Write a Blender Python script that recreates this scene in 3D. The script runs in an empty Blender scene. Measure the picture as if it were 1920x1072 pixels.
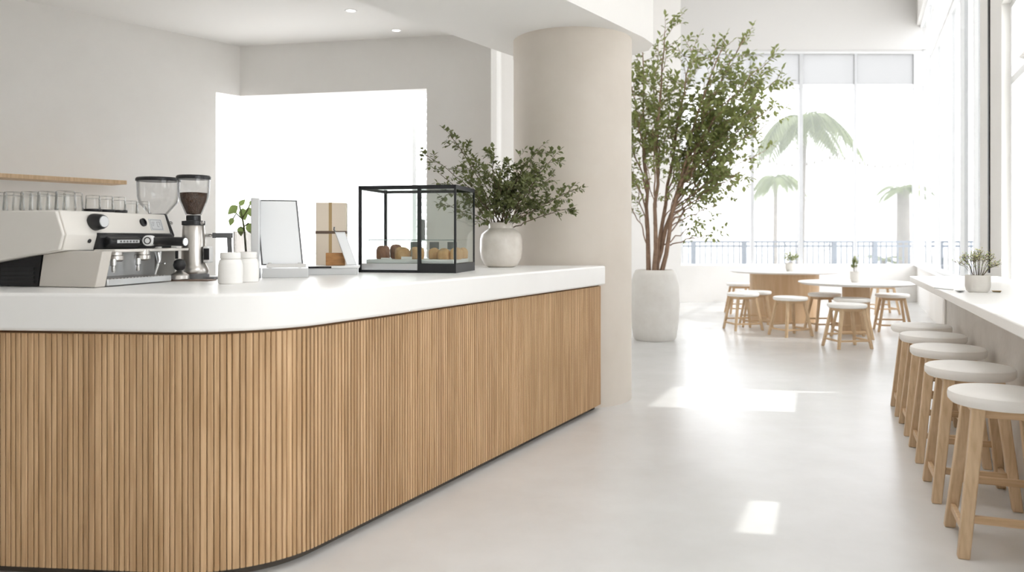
import bpy, bmesh, math, random
from mathutils import Vector, Matrix, Euler

random.seed(7)
S = bpy.context.scene
COL = S.collection
PI = math.pi
F, EYE = 1500.0, 1.25            # focal length in pixels, eye height


def at(px, y, d):                # a pixel seen at depth d -> a point of the room
    return Vector(((px - 960) / F * d, d, EYE - (y - 446) / F * d))


# ------------------------------------------------------------------ materials
def mat(name, col, rough=0.5, metal=0.0, spec=0.5, noise=None, grain=None, bump=0.0, bscale=40.0, coat=0.0,
        trans=0.0, attr=None):
    m = bpy.data.materials.new(name)
    m.use_nodes = True
    nt = m.node_tree
    b = nt.nodes['Principled BSDF']
    b.inputs['Base Color'].default_value = (*col, 1)
    b.inputs['Roughness'].default_value = rough
    b.inputs['Metallic'].default_value = metal
    b.inputs['Specular IOR Level'].default_value = spec
    b.inputs['Coat Weight'].default_value = coat
    tc = nt.nodes.new('ShaderNodeTexCoord')
    out = None
    if noise or grain:
        mp = nt.nodes.new('ShaderNodeMapping')
        nt.links.new(tc.outputs['Object'], mp.inputs['Vector'])
        nz = nt.nodes.new('ShaderNodeTexNoise')
        nt.links.new(mp.outputs['Vector'], nz.inputs['Vector'])
        ramp = nt.nodes.new('ShaderNodeValToRGB')
        nt.links.new(nz.outputs['Fac'], ramp.inputs['Fac'])
        if noise:
            c2, sc = noise
            nz.inputs['Scale'].default_value = sc
            nz.inputs['Detail'].default_value = 6
            nz.inputs['Roughness'].default_value = 0.62
            ramp.color_ramp.elements[0].position = 0.32
            ramp.color_ramp.elements[1].position = 0.68
        else:
            c2, sc = grain
            mp.inputs['Scale'].default_value = sc
            nz.inputs['Scale'].default_value = 1.0
            nz.inputs['Detail'].default_value = 5
            nz.inputs['Distortion'].default_value = 0.6
            ramp.color_ramp.elements[0].position = 0.34
            ramp.color_ramp.elements[1].position = 0.66
        ramp.color_ramp.elements[0].color = (*c2, 1)
        ramp.color_ramp.elements[1].color = (*col, 1)
        out = ramp.outputs['Color']
        if attr:
            a = nt.nodes.new('ShaderNodeAttribute')
            a.attribute_name = attr
            mx = nt.nodes.new('ShaderNodeMix')
            mx.data_type = 'RGBA'
            mx.blend_type = 'MULTIPLY'
            mx.inputs[0].default_value = 1.0
            cr = nt.nodes.new('ShaderNodeValToRGB')
            cr.color_ramp.elements[0].color = (0.86, 0.84, 0.82, 1)
            cr.color_ramp.elements[1].color = (1.06, 1.06, 1.06, 1)
            nt.links.new(a.outputs['Fac'], cr.inputs['Fac'])
            nt.links.new(out, mx.inputs[6])
            nt.links.new(cr.outputs['Color'], mx.inputs[7])
            out = mx.outputs[2]
        nt.links.new(out, b.inputs['Base Color'])
    if bump:
        n2 = nt.nodes.new('ShaderNodeTexNoise')
        n2.inputs['Scale'].default_value = bscale
        n2.inputs['Detail'].default_value = 5
        nt.links.new(tc.outputs['Object'], n2.inputs['Vector'])
        bp = nt.nodes.new('ShaderNodeBump')
        bp.inputs['Strength'].default_value = bump
        bp.inputs['Distance'].default_value = 0.01
        nt.links.new(n2.outputs['Fac'], bp.inputs['Height'])
        nt.links.new(bp.outputs['Normal'], b.inputs['Normal'])
    if trans:                                   # thin leaf: part of the light passes through
        tr = nt.nodes.new('ShaderNodeBsdfTranslucent')
        if out:
            nt.links.new(out, tr.inputs['Color'])
        else:
            tr.inputs['Color'].default_value = (*col, 1)
        ms = nt.nodes.new('ShaderNodeMixShader')
        ms.inputs[0].default_value = trans
        o = nt.nodes['Material Output']
        nt.links.new(b.outputs[0], ms.inputs[1])
        nt.links.new(tr.outputs[0], ms.inputs[2])
        nt.links.new(ms.outputs[0], o.inputs['Surface'])
    return m


def glass(name, tint=(0.97, 0.985, 0.98), edge=None, haze=0.0, hazecol=(0.9, 0.93, 0.95), gloss=1.0):
    m = bpy.data.materials.new(name)
    m.use_nodes = True
    nt = m.node_tree
    nt.nodes.remove(nt.nodes['Principled BSDF'])
    o = nt.nodes['Material Output']
    t = nt.nodes.new('ShaderNodeBsdfTransparent')
    t.inputs['Color'].default_value = (*tint, 1)
    if edge:
        lw = nt.nodes.new('ShaderNodeLayerWeight')
        lw.inputs['Blend'].default_value = 0.5
        cr = nt.nodes.new('ShaderNodeValToRGB')
        cr.color_ramp.elements[0].position = 0.45
        cr.color_ramp.elements[0].color = (*tint, 1)
        cr.color_ramp.elements[1].position = 0.97
        cr.color_ramp.elements[1].color = (*edge, 1)
        nt.links.new(lw.outputs['Facing'], cr.inputs['Fac'])
        nt.links.new(cr.outputs['Color'], t.inputs['Color'])
    sh = t.outputs[0]
    if haze:
        d = nt.nodes.new('ShaderNodeBsdfTranslucent')
        d.inputs['Color'].default_value = (*hazecol, 1)
        mh = nt.nodes.new('ShaderNodeMixShader')
        mh.inputs[0].default_value = haze
        nt.links.new(sh, mh.inputs[1])
        nt.links.new(d.outputs[0], mh.inputs[2])
        sh = mh.outputs[0]
    g = nt.nodes.new('ShaderNodeBsdfGlossy')
    g.inputs['Roughness'].default_value = 0.02
    fw = nt.nodes.new('ShaderNodeLayerWeight')      # thin pane: same reflection on both faces
    fw.inputs['Blend'].default_value = 0.5
    p5 = nt.nodes.new('ShaderNodeMath'); p5.operation = 'POWER'; p5.inputs[1].default_value = 5.0
    ma = nt.nodes.new('ShaderNodeMath'); ma.operation = 'MULTIPLY_ADD'
    ma.inputs[1].default_value = 0.6 * gloss; ma.inputs[2].default_value = 0.035 * gloss
    nt.links.new(fw.outputs['Facing'], p5.inputs[0])
    nt.links.new(p5.outputs[0], ma.inputs[0])
    ms = nt.nodes.new('ShaderNodeMixShader')
    nt.links.new(ma.outputs[0], ms.inputs[0])
    nt.links.new(sh, ms.inputs[1])
    nt.links.new(g.outputs[0], ms.inputs[2])
    nt.links.new(ms.outputs[0], o.inputs['Surface'])
    return m


M = {}
M['wall'] = mat('white plaster', (0.86, 0.848, 0.828), 0.85, noise=((0.825, 0.81, 0.787), 1.6), bump=0.05, bscale=9, spec=0.2)
M['ceil'] = mat('white ceiling paint', (0.87, 0.86, 0.84), 0.9, spec=0.1)
M['column'] = mat('pale limewash', (0.75, 0.695, 0.63), 0.8, noise=((0.71, 0.65, 0.58), 2.2), bump=0.06, bscale=12, spec=0.2)
M['floor'] = mat('polished concrete', (0.70, 0.70, 0.695), 0.25, noise=((0.63, 0.625, 0.615), 1.5), bump=0.03, bscale=14, spec=0.5)
M['frame'] = mat('white painted metal', (0.85, 0.86, 0.86), 0.4)
M['bulk'] = mat('shaded wall grey', (0.66, 0.65, 0.635), 0.85, spec=0.2)  # shade put into the wall colour above the hall back window
M['mull'] = mat('shaded white mullion', (0.58, 0.59, 0.60), 0.4)  # white frame, darkened in its colour to stand for shade
M['dark'] = mat('black gasket', (0.02, 0.02, 0.022), 0.5)
M['top'] = mat('white solid surface', (0.88, 0.87, 0.855), 0.32, noise=((0.86, 0.85, 0.83), 3.0), spec=0.45)
M['slat'] = mat('oak slats', (0.64, 0.435, 0.255), 0.55, grain=((0.46, 0.29, 0.15), (55, 55, 2.2)), attr='tone', spec=0.3)
M['groove'] = mat('dark oak backing', (0.19, 0.10, 0.045), 0.8)
M['plinth'] = mat('dark toe kick', (0.10, 0.085, 0.07), 0.7)
M['oak'] = mat('pale oak', (0.70, 0.52, 0.34), 0.5, grain=((0.57, 0.40, 0.24), (60, 60, 4)), spec=0.3)
M['oakx'] = mat('pale oak board', (0.68, 0.49, 0.31), 0.5, grain=((0.56, 0.38, 0.22), (4, 60, 60)), spec=0.3)
M['drum'] = mat('oak veneer', (0.66, 0.47, 0.30), 0.5, grain=((0.58, 0.39, 0.23), (16, 16, 1.5)), spec=0.3)
M['seat'] = mat('cream seat', (0.92, 0.90, 0.87), 0.6, spec=0.3)
M['pot'] = mat('off white stoneware', (0.80, 0.78, 0.745), 0.7, noise=((0.73, 0.70, 0.66), 5), bump=0.15, bscale=25)
M['vase'] = mat('glazed ceramic', (0.76, 0.72, 0.665), 0.28, noise=((0.64, 0.59, 0.53), 9), bump=0.06, bscale=30, coat=0.3)
M['canister'] = mat('matt white ceramic', (0.86, 0.845, 0.82), 0.6)
M['soil'] = mat('potting soil', (0.10, 0.07, 0.05), 0.95, bump=0.5, bscale=60)
M['bark'] = mat('brown bark', (0.36, 0.24, 0.165), 0.8, noise=((0.24, 0.15, 0.10), 14), bump=0.3, bscale=40)
M['twig'] = mat('twig bark', (0.12, 0.085, 0.05), 0.8)
M['leaf'] = mat('green leaf', (0.37, 0.41, 0.165), 0.5, noise=((0.26, 0.30, 0.11), 3.0), trans=0.45)
M['leafd'] = mat('dark green leaf', (0.20, 0.225, 0.085), 0.45, noise=((0.12, 0.14, 0.05), 6.0), trans=0.25)
M['leafl'] = mat('fresh green leaf', (0.42, 0.55, 0.20), 0.5, noise=((0.32, 0.43, 0.14), 9.0), trans=0.45)
M['palm'] = mat('palm leaf', (0.20, 0.24, 0.10), 0.5, noise=((0.14, 0.18, 0.07), 2.0), trans=0.3)
M['palmt'] = mat('palm trunk', (0.27, 0.25, 0.22), 0.9, noise=((0.2, 0.18, 0.16), 6))
M['bloom'] = mat('tiny pale flowers', (0.75, 0.72, 0.35), 0.6)
M['cream'] = mat('cream enamel', (0.74, 0.71, 0.665), 0.35, spec=0.5)
M['creamd'] = mat('greige enamel', (0.60, 0.565, 0.52), 0.4)
M['steel'] = mat('brushed steel', (0.66, 0.63, 0.60), 0.28, metal=1.0)
M['chrome'] = mat('chrome', (0.78, 0.78, 0.78), 0.12, metal=1.0)
M['alu'] = mat('brushed aluminium', (0.68, 0.69, 0.70), 0.38, metal=0.7)
M['black'] = mat('black plastic', (0.012, 0.012, 0.014), 0.35)
M['blackm'] = mat('matt black metal', (0.016, 0.017, 0.019), 0.45)
M['grey'] = mat('mid grey metal', (0.16, 0.16, 0.165), 0.45)
M['white'] = mat('white plastic', (0.86, 0.86, 0.86), 0.4)
M['screen'] = mat('blank screen with added glow', (0.86, 0.875, 0.89), 0.25)
for n_ in M['screen'].node_tree.nodes:
    if n_.type == 'BSDF_PRINCIPLED':
        n_.inputs['Emission Color'].default_value = (0.95, 0.98, 1, 1)
        n_.inputs['Emission Strength'].default_value = 0.02  # faint glow added to brighten the blank panels
M['dial'] = mat('pale dial', (0.62, 0.63, 0.64), 0.3)
M['beans'] = mat('roasted coffee beans', (0.13, 0.062, 0.032), 0.6, noise=((0.03, 0.014, 0.008), 160), bump=1.0, bscale=160)
M['kraft'] = mat('natural card', (0.88, 0.77, 0.64), 0.7)
M['ribbon'] = mat('tan ribbon', (0.50, 0.35, 0.17), 0.5)
M['ribbond'] = mat('brown ribbon', (0.14, 0.09, 0.065), 0.5)
M['block'] = mat('varnished wood', (0.50, 0.25, 0.085), 0.45, grain=((0.33, 0.15, 0.05), (14, 60, 60)))
M['mat'] = mat('brown rubber mat', (0.22, 0.15, 0.115), 0.6)
M['crust'] = mat('golden crust', (0.52, 0.29, 0.12), 0.6, noise=((0.66, 0.43, 0.21), 26), bump=0.4, bscale=60)
M['crustd'] = mat('chocolate crust', (0.22, 0.10, 0.06), 0.55, noise=((0.33, 0.165, 0.10), 22), bump=0.4, bscale=60)
M['card'] = mat('slate price card', (0.19, 0.20, 0.20), 0.6)
M['cardw'] = mat('white card', (0.84, 0.84, 0.83), 0.6)
M['brass'] = mat('brass', (0.62, 0.48, 0.28), 0.3, metal=1.0)
M['concrete'] = mat('textured bar front', (0.70, 0.665, 0.625), 0.75, noise=((0.63, 0.59, 0.55), 5), bump=0.2, bscale=30)
M['fence'] = mat('blue grey railing', (0.15, 0.18, 0.22), 0.5)
M['pave'] = mat('pale paving', (0.80, 0.79, 0.77), 0.8)
M['lamp'] = mat('lamp shade', (0.78, 0.77, 0.75), 0.5)
M['pane'] = glass('window glass', (0.97, 0.985, 0.985), gloss=0.5)
M['dimglass'] = glass('daylight dimming glass', (0.74, 0.745, 0.75), gloss=0.5)  # grey tint added to dim the daylight in the hall
M['hazytint'] = glass('hazy tinted glass', (0.74, 0.745, 0.75), haze=0.06, hazecol=(0.9, 0.92, 0.93), gloss=0.5)  # same added dimming tint, with a slight haze
M['hazy'] = glass('hazy window glass', (0.97, 0.98, 0.985), haze=0.05, hazecol=(0.93, 0.95, 0.97), gloss=0.5)
M['frost'] = glass('frosted glass', (0.9, 0.92, 0.93), haze=0.75, hazecol=(0.29, 0.286, 0.283), gloss=0.5)
M['opal'] = glass('added rooflight opal', (0.9, 0.9, 0.9), haze=0.95, hazecol=(0.93, 0.93, 0.93), gloss=0.5)
M['case'] = glass('display glass', (0.965, 0.985, 0.975))
M['caseedge'] = mat('polished glass edge', (0.28, 0.36, 0.34), 0.2)
M['tumbler'] = glass('clear tumbler glass', (0.985, 0.985, 0.98), edge=(0.30, 0.30, 0.29))
M['hopper'] = glass('clear hopper', (0.975, 0.975, 0.975), edge=(0.45, 0.45, 0.45))
M['ribglass'] = glass('smoky ribbed glass', (0.80, 0.79, 0.775), edge=(0.34, 0.33, 0.32), haze=0.16, hazecol=(0.42, 0.41, 0.39))

EM = bpy.data.materials.new('downlight diffuser')
EM.use_nodes = True
EM.node_tree.nodes['Principled BSDF'].inputs['Emission Color'].default_value = (1, 0.96, 0.9, 1)
EM.node_tree.nodes['Principled BSDF'].inputs['Emission Strength'].default_value = 1.0


# ------------------------------------------------------------------ mesh builder
class MB:
    def __init__(self):
        self.v, self.f, self.tone = [], [], []
        self.t = 0.5

    def add(self, vs, fs):
        o = len(self.v)
        self.v += [tuple(v) for v in vs]
        self.f += [tuple(i + o for i in f) for f in fs]
        self.tone += [self.t] * len(vs)
        return self

    def box(self, x0, x1, y0, y1, z0, z1, mx=None):
        vs = [Vector((x, y, z)) for z in (z0, z1) for y in (y0, y1) for x in (x0, x1)]
        if mx is not None:
            vs = [mx @ v for v in vs]
        return self.add(vs, [(0, 2, 3, 1), (4, 5, 7, 6), (0, 1, 5, 4), (2, 6, 7, 3), (0, 4, 6, 2), (1, 3, 7, 5)])

    def prism(self, poly, z0, z1, mx=None):      # poly counter-clockwise in xy
        n = len(poly)
        a = sum(poly[i][0] * poly[(i + 1) % n][1] - poly[(i + 1) % n][0] * poly[i][1] for i in range(n))
        if a < 0:
            poly = list(reversed(poly))
        vs = [Vector((p[0], p[1], z0)) for p in poly] + [Vector((p[0], p[1], z1)) for p in poly]
        if mx is not None:
            vs = [mx @ v for v in vs]
        fs = [tuple(range(n - 1, -1, -1)), tuple(range(n, 2 * n))]
        fs += [(i, (i + 1) % n, n + (i + 1) % n, n + i) for i in range(n)]
        return self.add(vs, fs)

    def extr_y(self, prof, y0, y1):               # profile in (x, z), run along y
        mx = Matrix(((1, 0, 0, 0), (0, 0, -1, 0), (0, 1, 0, 0), (0, 0, 0, 1)))
        return self.prism(prof, -y1, -y0, mx)

    def lathe(self, prof, seg=32, c=(0, 0, 0), mx=None, flute=0.0, cap=True):
        vs, fs = [], []
        n = len(prof)
        for r, z in prof:
            for k in range(seg):
                a = 2 * PI * k / seg
                rr = r * (1 - flute * (k % 2))
                vs.append(Vector((c[0] + rr * math.cos(a), c[1] + rr * math.sin(a), c[2] + z)))
        for j in range(n - 1):
            for k in range(seg):
                k2 = (k + 1) % seg
                fs.append((j * seg + k, j * seg + k2, (j + 1) * seg + k2, (j + 1) * seg + k))
        if cap:
            if prof[0][0] > 1e-4:
                fs.append(tuple(range(seg - 1, -1, -1)))
            if prof[-1][0] > 1e-4:
                fs.append(tuple(range((n - 1) * seg, n * seg)))
        if mx is not None:
            vs = [mx @ v for v in vs]
        return self.add(vs, fs)

    def tube(self, pts, rad, seg=8, cap=True):
        pts = [Vector(p) for p in pts]
        n = len(pts)
        if not isinstance(rad, (list, tuple)):
            rad = [rad] * n
        vs, fs = [], []
        up = None
        for i in range(n):
            t = (pts[min(i + 1, n - 1)] - pts[max(i - 1, 0)]).normalized()
            if up is None:
                up = Vector((0, 0, 1)) if abs(t.z) < 0.9 else Vector((1, 0, 0))
            s = t.cross(up)
            if s.length < 1e-5:
                s = t.cross(Vector((0, 1, 0.3)))
            s.normalize()
            up = s.cross(t).normalized()
            for k in range(seg):
                a = 2 * PI * k / seg + PI / seg
                vs.append(pts[i] + (s * math.cos(a) + up * math.sin(a)) * rad[i])
        for i in range(n - 1):
            for k in range(seg):
                k2 = (k + 1) % seg
                fs.append((i * seg + k, (i + 1) * seg + k, (i + 1) * seg + k2, i * seg + k2))
        if cap:
            fs.append(tuple(range(seg)))
            fs.append(tuple(range(n * seg - 1, (n - 1) * seg - 1, -1)))
        return self.add(vs, fs)

    def leaf(self, p, d, up, L, W):
        d = d.normalized()
        s = d.cross(up)
        if s.length < 1e-4:
            s = d.cross(Vector((1, 0, 0.1)))
        s.normalize()
        u = s.cross(d).normalized()
        a = p + d * L * 0.3 + s * W * 0.42 + u * W * 0.14
        b = p + d * L * 0.62 + s * W * 0.5 + u * W * 0.12
        a2 = p + d * L * 0.3 - s * W * 0.42 + u * W * 0.14
        b2 = p + d * L * 0.62 - s * W * 0.5 + u * W * 0.12
        tip = p + d * L - u * W * 0.12
        mid = p + d * L * 0.5
        return self.add([p, a, b, tip, b2, a2, mid], [(0, a_i, b_i) for a_i, b_i in ()] + [(0, 1, 2, 6), (6, 2, 3), (0, 6, 4, 5), (6, 3, 4)])

    def round_leaf(self, p, d, up, L, W):
        d = d.normalized()
        s = d.cross(up).normalized()
        u = s.cross(d).normalized()
        n = 7
        vs = [p]
        for k in range(1, n):
            t = k / n
            w = W * 0.5 * math.sin(PI * t ** 0.75)
            c = p + d * L * t - u * L * 0.10 * t * t
            vs += [c - s * w + u * w * 0.25, c, c + s * w + u * w * 0.25]
        vs.append(p + d * L - u * L * 0.10)
        fs = [(0, 2, 1), (0, 3, 2)]
        for k in range(n - 2):
            o = 1 + 3 * k
            fs += [(o, o + 1, o + 4, o + 3), (o + 1, o + 2, o + 5, o + 4)]
        o = 1 + 3 * (n - 2)
        fs += [(o, o + 1, o + 3), (o + 1, o + 2, o + 3)]
        return self.add(vs, fs)

    def mesh(self, name, m, smooth=True, ang=38):
        me = bpy.data.meshes.new(name)
        me.from_pydata(self.v, [], self.f)
        me.materials.append(m)
        if any(abs(t - 0.5) > 1e-6 for t in self.tone):
            at_ = me.attributes.new('tone', 'FLOAT', 'POINT')
            at_.data.foreach_set('value', self.tone)
        me.validate()
        if smooth:
            me.polygons.foreach_set('use_smooth', [True] * len(me.polygons))
            me.set_sharp_from_angle(angle=math.radians(ang))
        return me

    def build(self, name, m, parent=None, bev=0.0, seg=2, smooth=True, loc=None, rotz=None):
        o = bpy.data.objects.new(name, self.mesh(name, m, smooth))
        COL.objects.link(o)
        if parent is not None:
            o.parent = parent
        if loc is not None:
            o.location = loc
        if rotz is not None:
            o.rotation_euler = (0, 0, rotz)
        if bev:
            b = o.modifiers.new('bevel', 'BEVEL')
            b.width = bev
            b.segments = seg
            b.limit_method = 'ANGLE'
            b.angle_limit = math.radians(35)
            b.harden_normals = False
        return o


def tag(o, label, cat, group=None):
    o['label'] = label
    o['category'] = cat
    if group:
        o['group'] = group
    return o


def thing(name, label, cat, loc=(0, 0, 0), rotz=0.0, group=None):
    o = bpy.data.objects.new(name, None)
    o.empty_display_size = 0.1
    COL.objects.link(o)
    o.location = loc
    o.rotation_euler = (0, 0, rotz)
    return tag(o, label, cat, group)


def struct(o):
    o['kind'] = 'structure'
    return o


def dup(root, loc, rotz, label, group=None):
    r = root.copy()
    COL.objects.link(r)
    r.location = loc
    r.rotation_euler = (0, 0, rotz)
    r['label'] = label
    if group:
        r['group'] = group
    for ch in list(root.children):
        c = ch.copy()
        COL.objects.link(c)
        c.parent = r
        for g in list(ch.children):
            d = g.copy()
            COL.objects.link(d)
            d.parent = c
    return r


def axis_mx(p, d):                 # lathe axis z -> direction d at p
    q = Vector((0, 0, 1)).rotation_difference(Vector(d))
    return Matrix.Translation(Vector(p)) @ q.to_matrix().to_4x4()


def wall(name, p, q, z0, z1, th, m=None):        # thickness th to the right of p->q
    p, q = Vector((p[0], p[1], 0)), Vector((q[0], q[1], 0))
    t = (q - p).normalized()
    nrm = Vector((t.y, -t.x, 0)) * th
    return struct(MB().prism([p, q, q + nrm, p + nrm], z0, z1).build(name, m or M['wall'], smooth=False))


# ================================================================== SETTING
def W(d, off=0.0):                                # right-hand wall line, off = outwards
    k = 1 / math.hypot(1, 0.434)
    return (3.86 + 0.434 * (d - 6.3) + off * k, d - off * 0.434 * k)
struct(MB().prism([(-10.7, -2.2), (2.43, -2.2), (2.43, 2.4), W(16.0, 0.22), (-0.42, 16.0), (-0.42, 8.0), (-10.7, 8.0)], -0.1, 0).build('floor', M['floor'], smooth=False))
struct(MB().box(-40, 50, -15, 70, -0.3, -0.12).build('ground', M['pave'], smooth=False))
HC = 6.0                                          # hall ceiling
CZ = 3.1                                          # ceiling over the coffee bar
# beam that runs from above the camera's left to the column
beam = [(-5.70, -2.0), (0.10, 6.97), (0.50, 7.10), (0.98, 6.86), (1.13, 6.62), (1.13, 6.40), (1.02, 6.19), (-4.58, -2.0)]
struct(MB().prism(beam, 2.80, HC).build('beam', M['ceil'], smooth=False))
struct(MB().prism([(-10.4, -2.0), (-5.70, -2.0), (0.10, 6.97), (-0.19, 7.22), (-2.63, 7.73)], CZ, CZ + 0.15).build('ceiling', M['ceil'], smooth=False))
hc = MB()                                         # hall ceiling around the added opal rooflight
for poly in ([(-5.8, -2.2), (2.43, -2.2), (2.43, 1.6), (-3.357, 1.6)], [(-3.357, 1.6), (0.3, 1.6), (0.3, 5.4), (-0.914, 5.4)],
             [(2.1, 1.6), (2.43, 1.6), (2.43, 2.4), W(5.4, 0.22), (2.1, 5.4)], [(-0.914, 5.4), W(5.4, 0.22), W(16.0, 0.22), (-0.4, 16.0), (-0.4, 6.2)]):
    hc.prism(poly, HC, HC + 0.15)
struct(hc.build('ceiling', M['ceil'], smooth=False))
rf = MB().box(0.25, 2.15, 1.55, 1.6, HC + .15, HC + .3).box(0.25, 2.15, 5.4, 5.45, HC + .15, HC + .3).box(0.25, 0.3, 1.6, 5.4, HC + .15, HC + .3).box(2.1, 2.15, 1.6, 5.4, HC + .15, HC + .3)
rfo = struct(rf.build('added_rooflight', M['frame'], smooth=False))  # unseen rooflight added to brighten the bar stools and near floor
MB().box(0.3, 2.1, 1.6, 5.4, HC + .22, HC + .225).build('opal_pane', M['opal'], rfo, smooth=False)
# column
CX, CY, CR = 0.477, 6.33, 0.464
struct(MB().lathe([(CR, 0.0), (CR, 2.66), (CR + 0.003, 2.665), (CR + 0.003, 2.80)], 72, (CX, CY, 0)).build('column', M['column']))
# coffee bar: left wall, back wall with window opening
A, B = (-2.63, 7.73), (-0.19, 7.22)
LW0 = (-10.45, -2.0)
ldir = (0.727, 1.0)
LW1 = (-2.63 - 0.727 * 0.21, 7.73 - 0.21)
wall('wall_left', LW1, LW0, 0, CZ + 0.15, 0.22)
wall('wall_left', A, LW1, 2.62, CZ + 0.15, 0.22)
wall('wall_left', A, LW1, 0, 0.9, 0.22)
J = (-0.784, 7.344)
wall('wall_back', B, J, 0, CZ + 0.15, 0.22)
wall('wall_back', J, A, 2.62, CZ + 0.15, 0.22)
wall('wall_back', J, A, 0, 0.9, 0.22)
w = MB().prism([(J[0], J[1] + 0.10), (A[0] + 0.03, A[1] + 0.09), (A[0] + 0.03, A[1] + 0.10), (J[0], J[1] + 0.11)], 0.9, 2.62)
w3 = struct(w.build('window_1', M['hazy'], smooth=False))
# hall: upper wall over the coffee bar, left wall, back wall
struct(MB().prism([(-0.45, 6.3), (-0.20, 6.5), (-0.20, 7.2), (-0.45, 7.2)], CZ + 0.15, HC).build('wall_left', M['wall'], smooth=False))
YB = 15.8
wall('wall_hall_left', (-0.21, YB), (-0.19, 7.47), 0, HC, 0.22)
XW0, XW1 = 3.29, 7.98
wall('wall_hall_back', (XW0, YB), (-0.4, YB), 0, HC, -0.2)
wall('wall_hall_back', (8.2, YB), (XW0, YB), 0, 0.71, -0.2)
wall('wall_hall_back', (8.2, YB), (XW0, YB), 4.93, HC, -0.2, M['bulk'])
struct(MB().box(XW0, 8.0, YB - 0.06, YB + 0.02, 0.71, 0.735).build('trim_1', M['frame'], bev=0.004))


# right wall: low wall, piers, headers
wall('wall_right', W(15.9), W(2.5), 0, 0.71, -0.22)
wall('wall_right', W(7.46), W(6.33), 0.71, HC, -0.22)
wall('wall_right', W(5.4), W(3.6), 0.71, HC, -0.22)
wall('wall_right', W(3.05), W(2.5), 0.71, HC, -0.22)
wall('wall_right', W(6.33), W(5.4), 3.1, HC, -0.22)
wall('wall_right', W(3.6), W(3.05), 2.0, HC, -0.22)
wall('wall_right', W(15.9), W(7.46), 5.4, HC, -0.22)
wall('wall_right', W(2.5), (2.21, 2.1), 0, HC, -0.22)
wall('wall_right', (2.21, 2.1), (2.21, -0.7), 0, 0.9, -0.22)
wall('wall_right', (2.21, 2.1), (2.21, -0.7), 4.0, HC, -0.22)
wall('wall_right', (2.21, -0.7), (2.21, -2.2), 0, HC, -0.22)
wall('wall_front', (2.4, -2.0), (-10.6, -2.0), 0, HC, -0.2)
g = W(6.9, -0.004)
struct(MB().prism([W(6.87, -0.012), W(6.93, -0.012), W(6.93, 0.002), W(6.87, 0.002)], 0.95, 4.2).build('trim_2', M['dark'], smooth=False))
p = [W(15.8, -0.05), W(6.34, -0.05), W(6.34, 0.02), W(15.8, 0.02)]
struct(MB().prism(p, 0.71, 0.735).build('trim_3', M['frame'], bev=0.004))

# hall back window
win = struct(MB().box(XW0, XW1, YB + 0.07, YB + 0.13, 4.22, 4.30).build('window_2', M['frame']))
def mull(x, wd, z0=0.71, z1=4.93):
    MB().box(x - wd, x + wd, YB + 0.06, YB + 0.14, z0, z1).build('mullion', M['mull'], win)
for px, wd in ((1276, 0.04), (1410, 0.03), (1501, 0.035), (1603, 0.022), (1716, 0.045)):
    mull((px - 960) / F * (YB + 0.1), wd)
xs = [(px - 960) / F * (YB + 0.1) for px in (1276, 1410, 1501, 1603, 1716)]
for i in range(4):
    MB().box(xs[i], xs[i + 1], YB + 0.095, YB + 0.101, 0.71, 4.24).build('pane', M['hazytint'], win, smooth=False)
    MB().box(xs[i], xs[i + 1], YB + 0.09, YB + 0.10, 4.28, 4.93).build('transom_pane', M['frost'], win, smooth=False)
MB().box(XW0, XW1, YB - 0.01, YB + 0.16, 4.90, 4.95).build('window_head', M['frame'], win)


# right glazing
def glazing(n, ds, z0, z1, rail=None, gl='pane', wd=0.03):
    f = MB()
    f.prism([W(ds[0], 0.06), W(ds[-1], 0.06), W(ds[-1], 0.14), W(ds[0], 0.14)], z0, z0 + 0.05)
    f.prism([W(ds[0], 0.06), W(ds[-1], 0.06), W(ds[-1], 0.14), W(ds[0], 0.14)], z1 - 0.05, z1)
    if rail:
        f.prism([W(ds[0], 0.06), W(ds[-1], 0.06), W(ds[-1], 0.14), W(ds[0], 0.14)], rail - 0.03, rail + 0.03)
    o = struct(f.build(n, M['frame'], smooth=False))
    for d in ds:
        MB().prism([W(d - wd, 0.06), W(d + wd, 0.06), W(d + wd, 0.14), W(d - wd, 0.14)], z0, z1).build('mullion', M['frame'], o, smooth=False)
    for a, b in zip(ds[:-1], ds[1:]):
        MB().prism([W(a, 0.098), W(b, 0.098), W(b, 0.104), W(a, 0.104)], z0, z1).build('pane', M[gl], o, smooth=False)
    return o


glazing('window_3', [7.49, 8.35, 9.45, 10.7, 12.6, 14.2, 15.75], 0.72, 5.4, rail=4.26, gl='dimglass')
glazing('window_4', [5.43, 6.30], 0.72, 3.1, rail=2.48)
glazing('window_5', [3.08, 3.57], 0.72, 2.0)

sf = MB()                                         # unseen side window, added right of the camera to let in daylight
for y in (-0.67, 0.7, 2.08):
    sf.box(2.26, 2.32, y - .03, y + .03, 0.9, 4.0)
sf.box(2.26, 2.32, -0.7, 2.1, 0.9, 0.95).box(2.26, 2.32, -0.7, 2.1, 3.95, 4.0)
o = struct(sf.build('added_side_window', M['frame'], smooth=False))
MB().box(2.287, 2.293, -0.68, 2.08, 0.92, 3.98).build('pane', M['pane'], o, smooth=False)

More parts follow.
